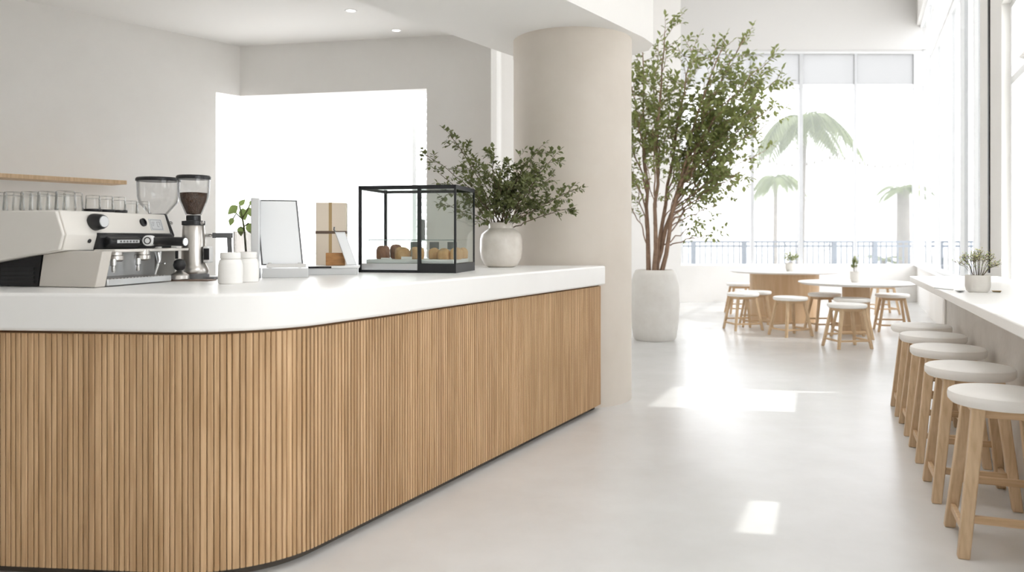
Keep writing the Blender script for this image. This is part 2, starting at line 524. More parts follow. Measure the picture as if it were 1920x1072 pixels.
# ================================================================== COUNTER
def outer(off):                                   # the counter's front outline, moved outwards by off
    e = Vector((0.649, 5.83)); u = Vector((-0.466, -0.885)).normalized()
    nr = Vector((-u.y, u.x))                      # outward (towards the customers)
    nr = -nr if nr.x < 0 else nr
    c0 = Vector((-0.913, 2.86)); lft = Vector((-1, 0.095)).normalized()
    R = 0.5
    turn = math.acos(u.dot(lft)); T = R * math.tan(turn / 2)
    s = c0 - u * T
    cen = s - nr * R
    a0 = math.atan2(nr.y, nr.x)
    pts = []
    L = (e - s).length
    for i in range(0, 25):
        pts.append(e + (s - e) * i / 24 + nr * off)
    for i in range(1, 25):
        a = a0 - turn * i / 24
        pts.append(cen + Vector((math.cos(a), math.sin(a))) * (R + off))
    a = a0 - turn
    end = cen + Vector((math.cos(a), math.sin(a))) * R
    nl = Vector((math.cos(a), math.sin(a)))
    for i in range(1, 13):
        pts.append(end + lft * (2.0 * i / 12) + nl * off)
    return pts


def full(off, back):
    o = outer(off)
    e = o[-1]
    return [(p.x, p.y) for p in o] + [(e.x, e.y + 1.38 - back), (-1.56 + back * 0.4, 4.27 - back), (-0.76 + back * 0.4, 5.83)]


tag(MB().prism(full(0.035, 0.0), 0.912, 1.05).build('worktop', M['top'], bev=0.012, seg=3),
    'long thick white worktop curving at its near corner above the slatted wood counter', 'worktop')
cb = thing('service_counter', 'oak slatted counter front curving to the left under the white worktop', 'counter', (0, 0, 0))
MB().prism(full(-0.02, 0.06), 0.04, 0.912).build('backing', M['groove'], cb, smooth=False)
MB().prism(full(-0.05, 0.08), 0.0, 0.04).build('toe_kick', M['plinth'], cb, smooth=False)
# slats along the outline
pts = outer(0.0)
cum = [0.0]
for a, b in zip(pts[:-1], pts[1:]):
    cum.append(cum[-1] + (b - a).length)
def along(s):
    for i in range(len(cum) - 1):
        if s <= cum[i + 1] or i == len(cum) - 2:
            f = (s - cum[i]) / (cum[i + 1] - cum[i])
            t = (pts[i + 1] - pts[i]).normalized()
            return pts[i] + (pts[i + 1] - pts[i]) * f, t
sl = MB()
s = 0.004
while s < cum[-1] - 0.03:
    wd = 0.0150 if s < 3.1 else random.choice((0.016, 0.018, 0.021, 0.024))
    (p0, t0) = along(s); (p1, t1) = along(s + wd)
    t = (t0 + t1).normalized(); n = Vector((t.y, -t.x)); n = -n
    if n.dot(Vector((0.885, -0.466))) < 0 and n.y > 0:
        n = -n
    sl.t = random.random()
    c = 0.0028
    sl.prism([p0 - n * 0.021, p0 - n * c, p0 + t * c, p1 - t * c, p1 - n * c, p1 - n * 0.021], 0.04, 0.900)
    s += wd + (0.0052 if s < 3.1 else 0.0028)
sl.build('slat_panel', M['slat'], cb, smooth=False)

# ================================================================== RIGHT-HAND BAR
def I(d, o=0.0):
    return (1.735 + 0.389 * (d - 2.71) + o, d)
bt = [I(2.2), I(6.3), (3.83, 6.3), (W(2.5)[0] - 0.02, 2.5), (2.18, 2.2)]
tag(MB().prism(bt, 0.905, 0.95).build('worktop', M['top'], bev=0.005),
    'long white bar top running along the right-hand windows above the wooden stools', 'bar top')
bb = thing('window_bar', 'pale textured bar front beneath the white window bar on the right', 'bar counter')
MB().prism([I(2.2, .27), I(6.17, .27), (3.79, 6.17), (W(2.5)[0] - 0.03, 2.5), (2.17, 2.2)], 0, 0.905).build('front_panel', M['concrete'], bb, smooth=False)
MB().prism([I(6.172, .255), I(6.25, .255), (3.80, 6.25), (3.80, 6.172)], 0, 0.905).build('end_panel', M['top'], bb, bev=0.003)

# ================================================================== STOOLS
def make_stool(name, label, cat, loc, rz, H, sr, fx, fy, th, group):
    t = thing(name, label, cat, loc, rz, group)
    k = 0.62
    hs = H - th
    # cushion with a slightly dished top and soft edge
    MB().lathe([(0.02, hs), (sr * 0.93, hs), (sr * 0.99, hs + th * .25), (sr, hs + th * .6), (sr * 0.985, hs + th * .88), (sr * 0.93, hs + th), (sr * 0.5, hs + th - .004), (0.001, hs + th - .006)], 48).build('seat', M['seat'], t)
    ah = 0.038
    f = MB()
    z1 = hs; z0 = hs - ah
    tx, ty = fx * k, fy * k
    for s in (-1, 1):
        f.box(-tx, tx, s * ty - 0.011, s * ty + 0.011, z0, z1)
        f.box(s * tx - 0.011, s * tx + 0.011, -ty, ty, z0, z1)
    f.build('seat_frame', M['oakx'], t, bev=0.004)
    r = 0.023 if H > 0.55 else 0.017
    for sx, sy in ((-1, -1), (-1, 1), (1, -1), (1, 1)):
        a = Vector((sx * tx, sy * ty, hs - 0.001)); b = Vector((sx * fx, sy * fy, 0.0))
        vs = []
        for p, rr in ((b, r * 0.92), (a, r * 1.08)):
            vs += [p + Vector((x * rr, y * rr, 0)) for x, y in ((-1, -1), (1, -1), (1, 1), (-1, 1))]
        MB().add(vs, [(3, 2, 1, 0), (4, 5, 6, 7), (0, 1, 5, 4), (1, 2, 6, 5), (2, 3, 7, 6), (3, 0, 4, 7)]).build('leg', M['oak'], t, bev=0.005)
    def atz(sx, sy, z):
        q = 1 - z / hs
        return Vector((sx * (tx + (fx - tx) * q), sy * (ty + (fy - ty) * q), z))
    zs = (0.15, 0.095, 0.22) if H > 0.55 else (0.09, 0.09, 0.14)
    for (s0, s1, z) in (((-1, -1), (1, -1), zs[0]), ((-1, 1), (1, 1), zs[2]), ((-1, -1), (-1, 1), zs[1]), ((1, -1), (1, 1), zs[1])):
        a, b = atz(*s0, z), atz(*s1, z)
        d = (b - a).normalized(); n = Vector((d.y, -d.x, 0)) * 0.010
        h = Vector((0, 0, 0.015 if H > .55 else 0.011))
        MB().add([a - n - h, a + n - h, a + n + h, a - n + h, b - n - h, b + n - h, b + n + h, b - n + h],
                 [(0, 1, 2, 3), (7, 6, 5, 4), (0, 4, 5, 1), (1, 5, 6, 2), (2, 6, 7, 3), (3, 7, 4, 0)]).build('stretcher', M['oakx'], t, bev=0.003)
    return t


RB = -math.atan(0.389)
bar_spots = [(1.985, 3.24), (2.225, 3.89), (2.485, 4.56), (2.72, 5.17), (2.925, 5.72)]
bl = ['nearest wooden bar stool with cream seat, in the lower right corner by the bar',
      'second nearest cream bar stool, directly behind the large foreground stool',
      'middle of the five cream bar stools along the window bar',
      'fourth cream bar stool from the camera along the window bar',
      'farthest of the five bar stools, at the far end of the window bar']
bs = None
for (x, y), l in zip(bar_spots, bl):
    if bs is None:
        bs = make_stool('bar_stool', l, 'stool', (x, y, 0), RB, 0.63, 0.197, 0.165, 0.185, 0.052, 'bar stools along the window bar')
    else:
        dup(bs, (x, y, 0), RB, l)

ts_spots = [
    (1393, 10.95, 12, 'low stool at the left end of the row before the drum table', ),
    (1417, 11.35, -8, 'low stool half hidden behind the leftmost stool at the drum table'),
    (1482, 10.25, 20, 'low stool standing alone in front of the faceted wooden drum base'),
    (1546, 10.9, 5, 'low stool right of the drum base, behind the nearer round table edge'),
    (1597, 10.0, -6, 'low stool tucked under the small round table behind the front stool'),
    (1588, 9.15, 8, 'low stool nearest the camera in front of the small round table'),
    (1673, 10.75, -14, 'low stool on the right side of the small round table'),
    (1387, 13.3, 0, 'distant stool behind the left edge of the drum table'),
    (1655, 13.2, 0, 'distant stool behind the small round table near the window'),
]
st = None
for px, d, rz, l in ts_spots:
    loc = ((px - 960) / F * d, d, 0)
    if st is None:
        st = make_stool('table_stool', l, 'stool', loc, math.radians(rz), 0.50, 0.215, 0.20, 0.17, 0.045, 'low stools around the cafe tables')
    else:
        dup(st, loc, math.radians(rz), l)

# ================================================================== TABLES
def round_table(label, c, R, H, th, base, rb):
    t = thing('round_table', label, 'table', c)
    MB().lathe([(0.01, H - th), (R - 0.05, H - th), (R - 0.006, H - th * .45), (R, H - th * .25), (R - 0.005, H - 0.001), (R - 0.02, H), (0.001, H)], 64).build('tabletop', M['top'], t)
    if base == 'drum':
        m = MB()
        n = 12
        poly = [(rb * math.cos(2 * PI * (i + .3) / n), rb * math.sin(2 * PI * (i + .3) / n)) for i in range(n)]
        m.prism(poly, 0.0, H - th)
        m.build('drum_base', M['drum'], t, bev=0.004)
    else:
        MB().lathe([(rb * 1.04, 0.0), (rb, 0.03), (rb, H - th)], 40).build('pedestal', M['drum'], t)
    return t
T1 = (4.13, 12.15, 0)
T2 = ((1605 - 960) / F * 10.5, 10.5, 0)
round_table('round white table on a wide faceted wooden drum base', T1, 0.80, 0.755, 0.03, 'drum', 0.50)
round_table('smaller round white table on a narrow wooden pedestal', T2, 0.72, 0.675, 0.035, 'ped', 0.17)


# ================================================================== SMALL PLANTS IN POTS
def pot_profile(r, h, wall_=0.008, shoulder=1.0):
    return [(0.01, 0.0), (r * 0.72, 0.0), (r * 0.90, h * 0.10), (r, h * 0.35), (r, h * 0.85), (r * shoulder, h * 0.97), (r * shoulder - wall_ * .5, h), (r * shoulder - wall_, h * 0.97), (r - wall_, h * 0.8), (0.001, h * 0.8)]


def little_plant(label, loc, r, h, hp, spread, kind, n, rnd):
    t = thing('potted_plant', label, 'plant', loc, 0, 'small plants on the tables')
    MB().lathe(pot_profile(r, h), 32).build('pot', M['pot'], t)
    MB().lathe([(r * 0.93, h * 0.78), (r * 0.5, h * .84), (0.001, h * 0.85)], 20).build('soil', M['soil'], t)
    stm, lf, fl_ = MB(), MB(), MB()
    for i in range(n):
        a = rnd.uniform(0, 2 * PI); q = rnd.uniform(0.2, 1.0)
        end = Vector((math.cos(a) * spread * q, math.sin(a) * spread * q, h * 0.8 + hp * (1.05 - 0.45 * q * q) * rnd.uniform(.75, 1)))
        b = Vector((math.cos(a) * r * .25, math.sin(a) * r * .25, h * 0.8))
        mid = (b + end) / 2 + Vector((0, 0, hp * 0.12))
        stm.tube([b, mid, end], [0.0014, 0.0011, 0.0008], 4)
        for k in range(7):
            f = 0.35 + 0.65 * k / 6
            p = (b.lerp(mid, f * 2) if f < .5 else mid.lerp(end, f * 2 - 1))
            dv = Vector((rnd.uniform(-1, 1), rnd.uniform(-1, 1), rnd.uniform(-.1, .9)))
            L = {'sprig': 0.011, 'leafy': 0.045, 'upright': 0.05}[kind] * rnd.uniform(.7, 1.2)
            lf.leaf(p, dv, Vector((0, 0, 1)), L, L * 0.55)
            if kind == 'sprig' and k > 2:
                for _ in range(4):
                    pp = p + Vector((rnd.uniform(-1, 1), rnd.uniform(-1, 1), rnd.uniform(0, 1))) * 0.022
                    stm.tube([p, pp], 0.0007, 3)
                    (fl_ if rnd.random() < .6 else lf).leaf(pp, Vector((rnd.uniform(-1, 1), rnd.uniform(-1, 1), 0.5)), Vector((0, 0, 1)), 0.008, 0.007)
    stm.build('stems', M['twig'], t)
    lf.build('leaves', M['leafl'] if kind == 'sprig' else M['leaf'], t, smooth=False)
    if fl_.v:
        fl_.build('flowers', M['bloom'], t, smooth=False)
    return t
rn = random.Random(5)
little_plant('small white pot with a fine sprigged plant on the white window bar', Vector((2.585, 4.44, 0.95)), 0.063, 0.095, 0.15, 0.115, 'sprig', 22, rn)
little_plant('tiny white pot with bushy greenery on the drum table', Vector(((1482 - 960) / F * 11.9, 11.9, 0.755)), 0.07, 0.13, 0.17, 0.15, 'leafy', 20, rn)
little_plant('tiny white pot with an upright plant on the small round table', Vector(((1604 - 960) / F * 10.4, 10.4, 0.675)), 0.065, 0.14, 0.22, 0.05, 'upright', 9, rn)
# spoon and brass dish beside the bar plant
sp = MB()
p0 = Vector((2.445, 4.50, 0.955))
sp.tube([p0 + Vector((-.055, .03, .012)), p0 + Vector((0, 0, .006)), p0 + Vector((.03, -.015, .004))], [0.004, 0.003, 0.004], 6)
sp.lathe([(0.001, 0.0), (0.020, 0.004), (0.026, 0.010), (0.024, 0.010), (0.018, 0.006), (0.001, 0.003)], 20, (2.475, 4.42, 0.95))
tag(sp.build('teaspoon', M['chrome']), 'silver teaspoon lying left of the sprigged plant pot on the bar', 'spoon')
tag(MB().lathe([(0.001, 0), (0.018, 0), (0.026, 0.008), (0.024, 0.008), (0.001, 0.003)], 20, (2.69, 4.44, 0.95)).build('small_dish', M['brass']), 'small brass dish lying right of the sprigged plant pot on the bar', 'dish')

# pendant lamp at the right edge
pl = thing('pendant_lamp', 'grey white pendant lamp hanging at the right edge of the photo', 'lamp', (2.475, 3.70, 2.10))
MB().lathe([(0.11, 0), (0.10, 0.012), (0.03, 0.10), (0.018, 0.14), (0.001, 0.142)], 40).build('lamp_shade', M['lamp'], pl)
MB().tube([(0, 0, 0.14), (0, 0, HC - 2.10)], 0.003, 6).build('cord', M['grey'], pl)
MB().lathe([(0.001, 0.035), (0.02, 0.045), (0.028, 0.065), (0.02, 0.085), (0.012, 0.10)], 16).build('bulb', M['white'], pl)


# ================================================================== BRANCHING PLANTS
def bez(a, b, c, t):
    return a * (1 - t) ** 2 + b * 2 * t * (1 - t) + c * t * t


def grow(base_pts, ends, stem, leaves, rnd, r0, r1, tw_n, tw_len, leafL, step, up_bias=0.35, lift=0.6, t0=0.3, jit=0.03, sub=0, wr=0.55):
    """curved stems from base points to end points, twigs along them, leaves on the twigs"""
    for i, e in enumerate(ends):
        b = base_pts[i % len(base_pts)]
        ctrl = b.lerp(e, 0.42); ctrl.z = b.z + (e.z - b.z) * lift
        n = 12
        path, rad = [], []
        for k in range(n + 1):
            t = k / n
            p = bez(b, ctrl, e, t)
            if 0 < k < n:
                p += Vector((rnd.uniform(-1, 1), rnd.uniform(-1, 1), rnd.uniform(-1, 1))) * jit
            path.append(p); rad.append(r0 + (r1 - r0) * t ** 0.7)
        stem.tube(path, rad, 6)
        for k in range(tw_n):
            t = t0 + (1 - t0) * (k + rnd.random()) / tw_n
            j = min(int(t * n), n - 1)
            p = path[j].lerp(path[j + 1], t * n - j)
            main = (path[j + 1] - path[j]).normalized()
            d = Vector((rnd.uniform(-1, 1), rnd.uniform(-1, 1), rnd.uniform(-.6, .9)))
            d = (d.normalized() + main * 0.55 + Vector((0, 0, up_bias))).normalized()
            L = tw_len * rnd.uniform(.5, 1.1) * (1.15 - 0.5 * t)
            _twig(p, d, L, stem, leaves, rnd, r1 * 0.8, leafL, step, wr)
            for _ in range(sub):
                f = rnd.uniform(.3, .8)
                d2 = (d + Vector((rnd.uniform(-1, 1), rnd.uniform(-1, 1), rnd.uniform(-.7, .8)))).normalized()
                _twig(p + d * L * f, d2, L * .6, stem, leaves, rnd, r1 * 0.6, leafL, step, wr)
        _twig(path[-1], (path[-1] - path[-2]).normalized(), tw_len * .4, stem, leaves, rnd, r1 * .7, leafL, step, wr)


def _twig(p, d, L, stem, leaves, rnd, r, leafL, step, wr=0.55):
    q = [p]
    n = 4
    dd = d.copy()
    for k in range(n):
        dd = (dd + Vector((rnd.uniform(-1, 1), rnd.uniform(-1, 1), rnd.uniform(-1, 1))) * 0.22).normalized()
        q.append(q[-1] + dd * L / n)
    stem.tube(q, [r * (1 - 0.13 * i) for i in range(n + 1)], 4)
    m = max(3, int(L / step))
    for k in range(m):
        t = (0.18 + 0.82 * (k + 0.5) / m) * n
        j = min(int(t), n - 1)
        pp = q[j].lerp(q[j + 1], t - j)
        for s in ((-1, 1) if rnd.random() < .55 else (rnd.choice((-1, 1)),)):
            ax = (q[j + 1] - q[j]).normalized()
            side = ax.cross(Vector((rnd.uniform(-1, 1), rnd.uniform(-1, 1), rnd.uniform(-1, 1))))
            ld = (ax * 0.5 + side.normalized() * s * 0.9)
            l = leafL * rnd.uniform(.65, 1.2)
            leaves.leaf(pp, ld, Vector((rnd.uniform(-.5, .5), rnd.uniform(-.5, .5), 1)), l, l * wr)
    leaves.leaf(q[-1], dd, Vector((0, 0, 1)), leafL, leafL * .5)


# big potted tree
TX, TY = 1.757, 9.85
tr = thing('potted_tree', 'tall leafy indoor tree in a large white pot beside the column', 'tree', (TX, TY, 0))
ph = 0.86
MB().lathe([(0.01, 0), (0.235, 0), (0.262, 0.03), (0.288, 0.22), (0.302, 0.45), (0.295, 0.66), (0.262, 0.80), (0.235, 0.85), (0.222, ph), (0.205, 0.85), (0.21, 0.78), (0.001, 0.78)], 48).build('pot', M['pot'], tr)
MB().lathe([(0.208, 0.77), (0.12, 0.80), (0.001, 0.81)], 24).build('soil', M['soil'], tr)
rt = random.Random(11)
def tl(px, y, dd):
    p = at(px, y, TY + dd)
    return p - Vector((TX, TY, 0))
tb = [Vector((-.07, .02, .79)), Vector((-.02, -.05, .79)), Vector((.03, .03, .79)), Vector((.07, -.02, .79)), Vector((0.0, .07, .79))]
stem, lv = MB(), MB()
big = [(1205, 95, .4), (1246, 62, -.2), (1300, 90, .5), (1352, 95, -.4), (1395, 72, .2)]
be_ = [tl(*e) for e in big]
grow(tb, be_, stem, lv, rt, 0.032, 0.006, 15, 0.52, 0.078, 0.050, t0=0.42, jit=0.02, lift=0.62, sub=1)
def on_big(i, t):
    b, e = tb[i], be_[i]
    c = b.lerp(e, 0.42); c.z = b.z + (e.z - b.z) * 0.62
    return bez(b, c, e, t)
mids = [(4, .34, 1455, 150, .1), (4, .30, 1440, 205, -.4), (4, .42, 1420, 130, -.5), (4, .30, 1395, 190, .6), (3, .40, 1355, 150, .2), (4, .38, 1415, 165, .3), (3, .30, 1375, 235, -.2), (3, .26, 1405, 265, .4),
        (2, .40, 1290, 150, -.6), (1, .42, 1228, 140, .6), (0, .36, 1180, 130, 0), (0, .30, 1150, 200, .3), (0, .32, 1195, 210, -.5), (1, .30, 1260, 190, .5), (3, .22, 1365, 310, .1), (3, .34, 1400, 215, .0),
        (2, .30, 1330, 210, -.5), (4, .36, 1437, 120, -.1), (3, .28, 1345, 255, .5), (2, .26, 1310, 270, -.4), (4, .26, 1425, 240, .1), (3, .36, 1375, 180, -.5), (1, .24, 1225, 240, -.4), (0, .22, 1165, 280, 0), (4, .22, 1430, 285, .2), (4, .20, 1398, 322, -.3), (4, .26, 1455, 225, .4), (3, .20, 1372, 345, .4), (4, .30, 1440, 180, -.6)]
grow([on_big(m[0], m[1]) for m in mids], [tl(*m[2:]) for m in mids], stem, lv, rt, 0.013, 0.004, 11, 0.42, 0.080, 0.046, t0=0.25, jit=0.025, lift=0.6, sub=1)
low = [(4, .16, 1365, 378, .1), (4, .10, 1345, 440, -.2), (3, .14, 1320, 350, .4), (0, .10, 1165, 350, -.3), (0, .14, 1185, 330, .4), (3, .12, 1325, 415, .3), (1, .16, 1215, 310, -.5), (2, .16, 1290, 320, -.4), (4, .2, 1350, 330, -.2)]
grow([on_big(m[0], m[1]) for m in low], [tl(*m[2:]) for m in low], stem, lv, rt, 0.010, 0.0035, 9, 0.30, 0.068, 0.048, t0=0.35, jit=0.02, lift=0.62, up_bias=0.1, sub=0)
stem.build('trunk', M['bark'], tr)
lv.build('foliage', M['leaf'], tr, smooth=False)

# vase and cut branches on the worktop
VX, VY = -0.075, 5.5
va = MB()
va.lathe([(0.01, 0), (0.085, 0), (0.112, 0.012), (0.138, 0.06), (0.146, 0.12), (0.145, 0.19), (0.136, 0.225), (0.108, 0.252), (0.086, 0.266), (0.083, 0.282), (0.089, 0.304), (0.082, 0.306), (0.076, 0.28), (0.08, 0.26), (0.12, 0.21), (0.12, 0.05), (0.001, 0.03)], 56)
tag(va.build('vase', M['vase'], loc=(VX, VY, 1.05)), 'round speckled cream ceramic vase at the far end of the white worktop', 'vase')
br = thing('cut_branches', 'spray of small leaved green branches standing in the cream vase', 'branches', (VX, VY, 1.09))
rb_ = random.Random(3)
def bl_(px, y, dd):
    return at(px, y, VY + dd) - Vector((VX, VY, 1.09))
stem, lv = MB(), MB()
be = [(800, 291, .05), (826, 327, -.15), (842, 250, .1), (872, 285, .2), (925, 288, 0), (952, 310, .25), (985, 305, -.1), (1013, 276, .1), (1040, 292, -.1), (1030, 335, .2),
      (1080, 355, .05), (1060, 392, -.1), (1045, 370, .2), (990, 340, -.25), (835, 385, -.1), (880, 340, -.2), (915, 320, .25), (955, 350, -.2), (900, 370, .2), (1000, 375, .2),
      (970, 320, .1), (935, 345, -.15), (1010, 320, 0)]
bb0 = [Vector((.045 * math.cos(i * 2.4), .045 * math.sin(i * 2.4), 0.21)) for i in range(11)]
grow(bb0, [bl_(*e) for e in be], stem, lv, rb_, 0.0045, 0.0018, 10, 0.14, 0.037, 0.021, t0=0.26, jit=0.008, lift=0.60, up_bias=0.15, sub=1, wr=0.66)
for i in range(11):
    stem.tube([bb0[i], Vector((bb0[i].x * .8, bb0[i].y * .8, 0.0))], 0.0035, 5)
stem.build('stems', M['twig'], br)
lv.build('leaves', M['leafd'], br, smooth=False)

# ================================================================== DISPLAY CASE
e1 = Vector((0.979, -0.204, 0)); 
CO = Vector((-0.895, 4.66, 1.05)); CRZ = -math.atan2(0.204, 0.979)
def cl(x, y, z=0.0):
    return CO + Vector((x * math.cos(CRZ) - y * math.sin(CRZ), x * math.sin(CRZ) + y * math.cos(CRZ), z))
CW, CD, CH, MXX = 0.589, 0.43, 0.503, 0.368
dc = thing('display_case', 'black framed glass pastry case standing on the white worktop', 'display case', CO, CRZ)
f = MB()
b = 0.016
f.box(0, b, 0, b, 0, CH); f.box(CW - b * .7, CW, 0, b * .7, 0, CH); f.box(MXX - .008, MXX + .012, 0, b, 0, CH)
f.box(0, b, CD - b, CD, 0, CH); f.box(CW - b * .6, CW, CD - b * .6, CD, 0, CH)
f.box(0, CW, 0, b, CH - .022, CH); f.box(0, CW, CD - b, CD, CH - .022, CH)
f.box(0, b, 0, CD, CH - .022, CH); f.box(CW - b, CW, 0, CD, CH - .022, CH)
f.box(0, MXX, 0, b, 0, 0.014); f.box(0, b, 0, CD, 0, 0.014)
f.build('frame', M['blackm'], dc, smooth=False)
MB().box(MXX - .006, CW - .0005, 0.0008, CD, 0.0, 0.052).build('plinth', M['blackm'], dc, bev=0.002)
MB().box(0.018, MXX - .008, 0.004, CD - .02, 0.014, 0.052).build('drawer', M['alu'], dc, bev=0.002)
for (x0, x1, y0, y1) in ((b, MXX - .008, .005, .009), (MXX + .012, CW - b * .7, .005, .009), (CW - .007, CW - .003, b * .7, CD - b * .6), (.003, .007, b, CD - b), (b, CW - b * .6, CD - .009, CD - .005)):
    MB().box(x0, x1, y0, y1, 0.052, CH - .022).build('glass_pane', M['case'], dc, smooth=False)
MB().box(b, CW - b, b, CD - b, CH - .014, CH - .010).build('top_pane', M['case'], dc, smooth=False)
sh = MB().box(.035, CW - .03, .07, .37, 0.186, 0.190).build('glass_shelf', M['case'], dc, smooth=False)
ed = MB().box(.035, CW - .03, .068, .0705, 0.1855, 0.1905)
for x in (.036, .30, CW - .034):
    ed.box(x, x + .003, .07, .073, .075, .186)
ed.build('shelf_edge', M['caseedge'], sh, smooth=False)
tag(MB().box(.03, CW - .028, .045, .385, 0.0, 0.022).build('serving_tray', M['cardw'], loc=cl(0, 0, .0522), rotz=CRZ, bev=0.003),
    'white slab tray under the pastries inside the glass case', 'tray')
TZ = 0.0755
rp = random.Random(21)
def pastry_mesh(m, r, h, sq=1.0, seed=1, square=False):
    bm = MB()
    r_ = random.Random(seed)
    seg, prof = 28, [(0.001, 0), (r * .93, 0), (r, h * .12), (r * 1.0, h * .5), (r * .99, h * .68), (r * .86, h * .88), (r * .55, h * .98), (0.001, h)]
    ph_ = [r_.uniform(0, 6.28) for _ in range(4)]
    bm.lathe(prof, seg)
    out = []
    for (x, y, z) in bm.v:
        a = math.atan2(y, x); k = 1 + 0.05 * math.sin(3 * a + ph_[0]) + 0.035 * math.sin(5 * a + ph_[1] + z * 60)
        if square:
            k *= 1.0 / max(abs(math.cos(a)), abs(math.sin(a))) ** 0.55
        out.append((x * k * sq, y * k, z * (1 + 0.08 * math.sin(2 * a + ph_[2]))))
    bm.v = out
    return bm
past = [(.105, .13, 'crustd', .040, .074, False, 'chocolate brown bun at the far left of the pastry case'),
        (.152, .212, 'crustd', .036, .080, False, 'tall brown bun touching the leftmost chocolate bun in the case'),
        (.222, .13, 'crust', .044, .066, False, 'wide round golden bun right of the two dark brown buns'),
        (.262, .25, 'crust', .033, .066, False, 'golden bun in the back row, left of the central black post'),
        (.318, .13, 'crust', .039, .066, False, 'golden domed bun just left of the central black post'),
        (.405, .18, 'crust', .034, .062, True, 'square golden pastry just right of the central black post'),
        (.478, .14, 'crust', .040, .060, True, 'square golden pastry in the middle of the right-hand pane'),
        (.545, .15, 'crust', .035, .068, True, 'golden pastry with a topping beside the front right case corner'),
        (.525, .27, 'crust', .030, .062, False, 'golden pastry seen through the side pane, nearer one'),
        (.540, .335, 'crust', .028, .062, False, 'golden pastry in the far right rear corner of the case')]
for i, (x, y, m, r, h, sq, l) in enumerate(past):
    o = pastry_mesh(m, r * (0.9 if sq else 1), h, seed=i, square=sq).build('pastry', M[m], loc=cl(x, y, TZ), rotz=rp.uniform(0, 3))
    if sq:
        o.rotation_euler = (0, 0, CRZ)
    tag(o, l, 'pastry', 'pastries in the glass case')
for (x, y, l) in ((.235, .33, 'grey price card behind the round golden bun in the left pane'), (.355, .34, 'grey price card behind the central black post in the case'),
                  (.475, .32, 'dark price card behind the square pastry in the right-hand pane')):
    t = thing('price_card', l, 'price card', cl(x, y, TZ), CRZ, 'price cards in the glass case')
    MB().box(-.03, .03, -.001, .002, .055, .10).build('card', M['card'], t, smooth=False)
    MB().box(-.004, .004, -.002, .002, .0, .055).box(-.015, .015, -.012, .012, 0, .004).build('stand', M['alu'], t, smooth=False)
for (x, l) in ((.15, 'low white ticket strip in front of the chocolate buns'), (.275, 'taller white ticket strip in front of the golden buns')):
    tag(MB().box(-.032, .032, 0, .006, 0, 0.016 if x > .2 else .008).build('ticket_strip', M['cardw'], loc=cl(x, .055, TZ), rotz=CRZ, smooth=False), l, 'ticket', 'ticket strips in the glass case')
tag(MB().box(0, .028, 0, .06, 0, .12).box(.004, .024, .01, .05, .12, .123).build('grey_canister', M['grey'], loc=cl(.262, .30, .1902), rotz=CRZ, bev=0.003),
    'grey upright box on the glass shelf beside the central black post', 'box')

# ================================================================== ESPRESSO MACHINE
MO = Vector((-1.79, 3.20, 1.05)); MRZ = math.atan2(-0.22, 0.975)
def ml(x, y, z=0.0):
    return MO + Vector((x * math.cos(MRZ) - y * math.sin(MRZ), x * math.sin(MRZ) + y * math.cos(MRZ), z))
em = thing('espresso_machine', 'cream and black espresso machine at the left end of the white worktop', 'espresso machine', MO, MRZ)
TOPZ = 0.312
body = [(-.022, TOPZ), (.012, .213), (-.008, .149), (-.15, .130), (-.5, .072), (-.5, TOPZ)]
MB().extr_y(body, 0.0, 0.655).build('body', M['cream'], em, bev=0.004)
side = [(-.026, TOPZ - .002), (.008, .213), (-.012, .151), (-.15, .131), (-.5, .073), (-.5, TOPZ - .002)]
MB().extr_y(side, -0.016, -0.001).build('side_panel', M['cream'], em, bev=0.006, seg=3)
MB().extr_y([(-.026, TOPZ + .004), (.017, .213), (-.004, .150), (-.2, .150), (-.2, TOPZ + .004)], 0.656, 0.676).build('end_cap', M['black'], em, bev=0.004)
MB().extr_y([(.017, .222), (.026, .206), (.012, .150), (-.02, .150), (-.02, .222)], 0.165, 0.655).build('front_band', M['black'], em, bev=0.006, seg=3)
pan = MB()
pan.extr_y([(.012, .212), (.05, .196), (.052, .175), (.03, .158), (.0, .158)], 0.20, 0.40)
pan.build('button_housing', M['black'], em, bev=0.008, seg=3)
bt_ = MB()
bt_.box(.052, .055, .235, .375, .178, .192)
bo = bt_.build('button_strip', M['dial'], em, bev=0.004)
bl2 = MB()
for k in range(6):
    bl2.box(.055, .0562, .25 + k * .020, .262 + k * .020, .181, .189)
bl2.build('buttons', M['grey'], bo, smooth=False)
k = MB().lathe([(0.036, 0), (0.036, 0.012), (0.031, 0.045), (0.027, 0.055), (0.001, 0.056)], 32, mx=axis_mx((-.005, .165, .266), (1, -.10, .05))).build('steam_knob', M['black'], em)
MB().lathe([(0.023, .055), (0.023, .0585), (0.001, .0588)], 28, mx=axis_mx((-.005, .165, .266), (1, -.10, .05))).build('knob_face', M['dial'], k)
MB().lathe([(0.019, 0), (0.019, 0.010), (0.013, 0.012), (0.012, 0.006), (0.001, 0.006)], 28, mx=axis_mx((-.008, .475, .270), (1, 0, .3))).build('gauge', M['black'], em)
mxs = Matrix.Translation((-.0035, .565, .262)) @ Matrix.Rotation(math.radians(-18.5), 4, 'Y')
lp = MB().box(-.001, .0015, -.045, .045, -.028, .028, mxs).build('label_plate', M['dial'], em, bev=0.001)
lk = MB()
for (y0, y1, z0, z1) in ((-.038, .038, .022, .0235), (-.038, .038, -.0235, -.022), (-.038, -.0365, -.022, .022), (.0365, .038, -.022, .022), (-.03, -.01, .010, .012), (-.03, -.014, .002, .004), (-.03, -.018, -.006, -.004), (.006, .026, .012, .0135), (.006, .0075, -.010, .012), (.0245, .026, -.004, .012), (.006, .018, -.0115, -.010)):
    lk.box(.0015, .002, y0, y1, z0, z1, mxs)
lk.build('label_marks', M['grey'], lp, smooth=False)
